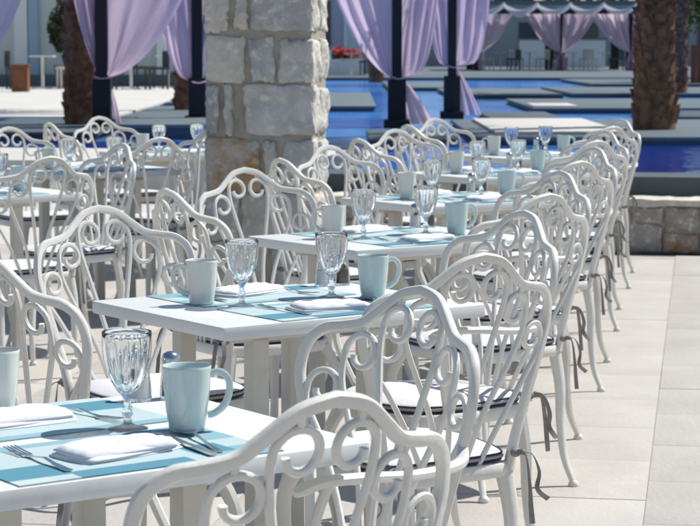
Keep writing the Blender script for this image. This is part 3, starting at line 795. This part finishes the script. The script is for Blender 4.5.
boxo('parapet', 'slate_pale', (-6.3, 16, -.1, 5.9, 3.052, 3.3), b3)
for x in range(-6, 15, 3): boxo('window', 'window_glass', (x-.5, x+.5, -.05, -.002, .9, 2.2), b3)
lw = empty('garden_wall', (9.3, 98, DZ)); tag(lw, 'low pale wall behind the far cabana tables', 'wall')
boxo('wall', 'white_wall', (-1.4, 2.6, 0, .3, 0, 1.3), lw)
boxo('wall_cap', 'slate_pale', (-1.45, 2.65, -.05, .35, 1.302, 1.38), lw)
# timber lectern by the left building
lc = empty('host_stand', (-6.98, 44.5, DZ)); tag(lc, 'brown timber host stand on the plaza at far left', 'stand')
boxo('cabinet', 'wood_panel', (-.17, .17, -.15, .15, .0, .54), lc); boxo('top', 'wood_panel', (-.20, .20, -.18, .18, .542, .58), lc)
boxo('door', 'wood_panel', (-.12, .12, -.172, -.151, .08, .48), lc)
sc = empty('timber_screen', (9.0, 55.5, DZ)); tag(sc, 'brown timber screen at the right edge behind the palms', 'screen')
for k in range(8): boxo('plank', 'wood_panel', (k*.16, k*.16+.15, 0, .04, 0, 1.0), sc)
def leaves(b, n, cx, cy, cz, rx, ry, rz, sz, rnd):
    blobs = [(rnd.uniform(-.6, .6), rnd.uniform(-.6, .6), rnd.uniform(-.6, .7), rnd.uniform(.3, .55)) for _ in range(14)]
    for i in range(n):
        bx, by, bz, br = rnd.choice(blobs)
        d = Vector((rnd.gauss(0, 1), rnd.gauss(0, 1), rnd.gauss(0, 1))).normalized()*br*rnd.random()**.4
        c = Vector((cx+(bx+d.x)*rx, cy+(by+d.y)*ry, cz+(bz+d.z)*rz))
        u = Vector((rnd.gauss(0, 1), rnd.gauss(0, 1), rnd.gauss(0, 1))).normalized(); v = u.orthogonal().normalized()
        s = sz*rnd.uniform(.6, 1.3)
        b.faces.new([b.verts.new(c-u*s), b.verts.new(c+v*s*.45), b.verts.new(c+u*s), b.verts.new(c-v*s*.45)])
def tree(name, x, y, h, r, n, m, label, seed, sz=.16, cat='tree', group='trees beyond the pool', low=.5):
    t = empty(name, (x, y, DZ)); tag(t, label, cat, group); rnd = random.Random(seed)
    b = bmesh.new(); sweep(b, spline([(0, 0, 0), (.05, .03, h*.3), (-.04, 0, h*.6), (0, 0, h*.85)], 4), [.22-.012*i for i in range(13)], [.22-.012*i for i in range(13)], (0, 1, 0), n=8)
    for k in range(6):
        a = k*1.05; z = h*(.45+.06*k)
        sweep(b, [(0, 0, z), (math.cos(a)*r*.4, math.sin(a)*r*.4, z+r*.3), (math.cos(a)*r*.7, math.sin(a)*r*.7, z+r*.5)], [.09, .06, .03], [.09, .06, .03], (0, 0, 1), n=6)
    mobj('trunk', b, 'bark', t)
    b = bmesh.new(); leaves(b, n, 0, 0, h*(.5+low*.5)*.95, r, r, h*(1-low)*.6, sz, rnd); tag(mobj('crown', b, m, t, smooth=False), kind='stuff')
    return t
tree('leafy_tree', 10.3, 58, 4.0, 1.6, 2600, 'leaf', 'bright green tree at the upper right corner behind the palms', 4, .14, low=.35)
tree('leafy_tree', 8.2, 116, 6.8, 3.0, 2600, 'leaf', 'yellow green tree above the left end of the far cabana', 5, .26)
tree('leafy_tree', 12.5, 117, 6.6, 3.2, 2600, 'leaf', 'yellow green tree above the middle of the far cabana', 6, .26)
tree('leafy_tree', 17, 116, 7.2, 3.4, 2600, 'leaf', 'yellow green tree above the right end of the far cabana', 7, .26)
sh = empty('olive_shrub', (-6.55, 48.6, DZ)); tag(sh, 'tall clipped olive green shrub in a pot against the sage wall', 'shrub')
b = bmesh.new(); lathe(b, [(0, 0), (.22, 0), (.30, .5), (.32, .52), (.28, .52), (.26, .45), (0, .45)], 20); mobj('pot', b, 'bark', sh)
b = bmesh.new(); leaves(b, 3000, 0, 0, 1.35, .42, .42, 1.05, .09, random.Random(2)); tag(mobj('foliage', b, 'olive_leaf', sh, smooth=False), kind='stuff')
b = bmesh.new(); sweep(b, [(0, 0, .45), (.02, 0, 1.2)], .06, .06, (0, 1, 0)); mobj('stem', b, 'bark', sh)
fl = empty('flower_planter', (-.25, 73, DZ)); tag(fl, 'planter of red flowers before the mauve building', 'planter')
boxo('trough', 'white_wall', (-.7, .7, -.2, .2, 0, .55), fl)
b = bmesh.new(); leaves(b, 700, 0, 0, .72, .75, .25, .25, .06, random.Random(3)); tag(mobj('flowers', b, 'flower_red', fl, smooth=False), kind='stuff')
b = bmesh.new(); leaves(b, 500, 0, 0, .62, .75, .25, .2, .06, random.Random(4)); tag(mobj('leaves', b, 'olive_leaf', fl, smooth=False), kind='stuff')
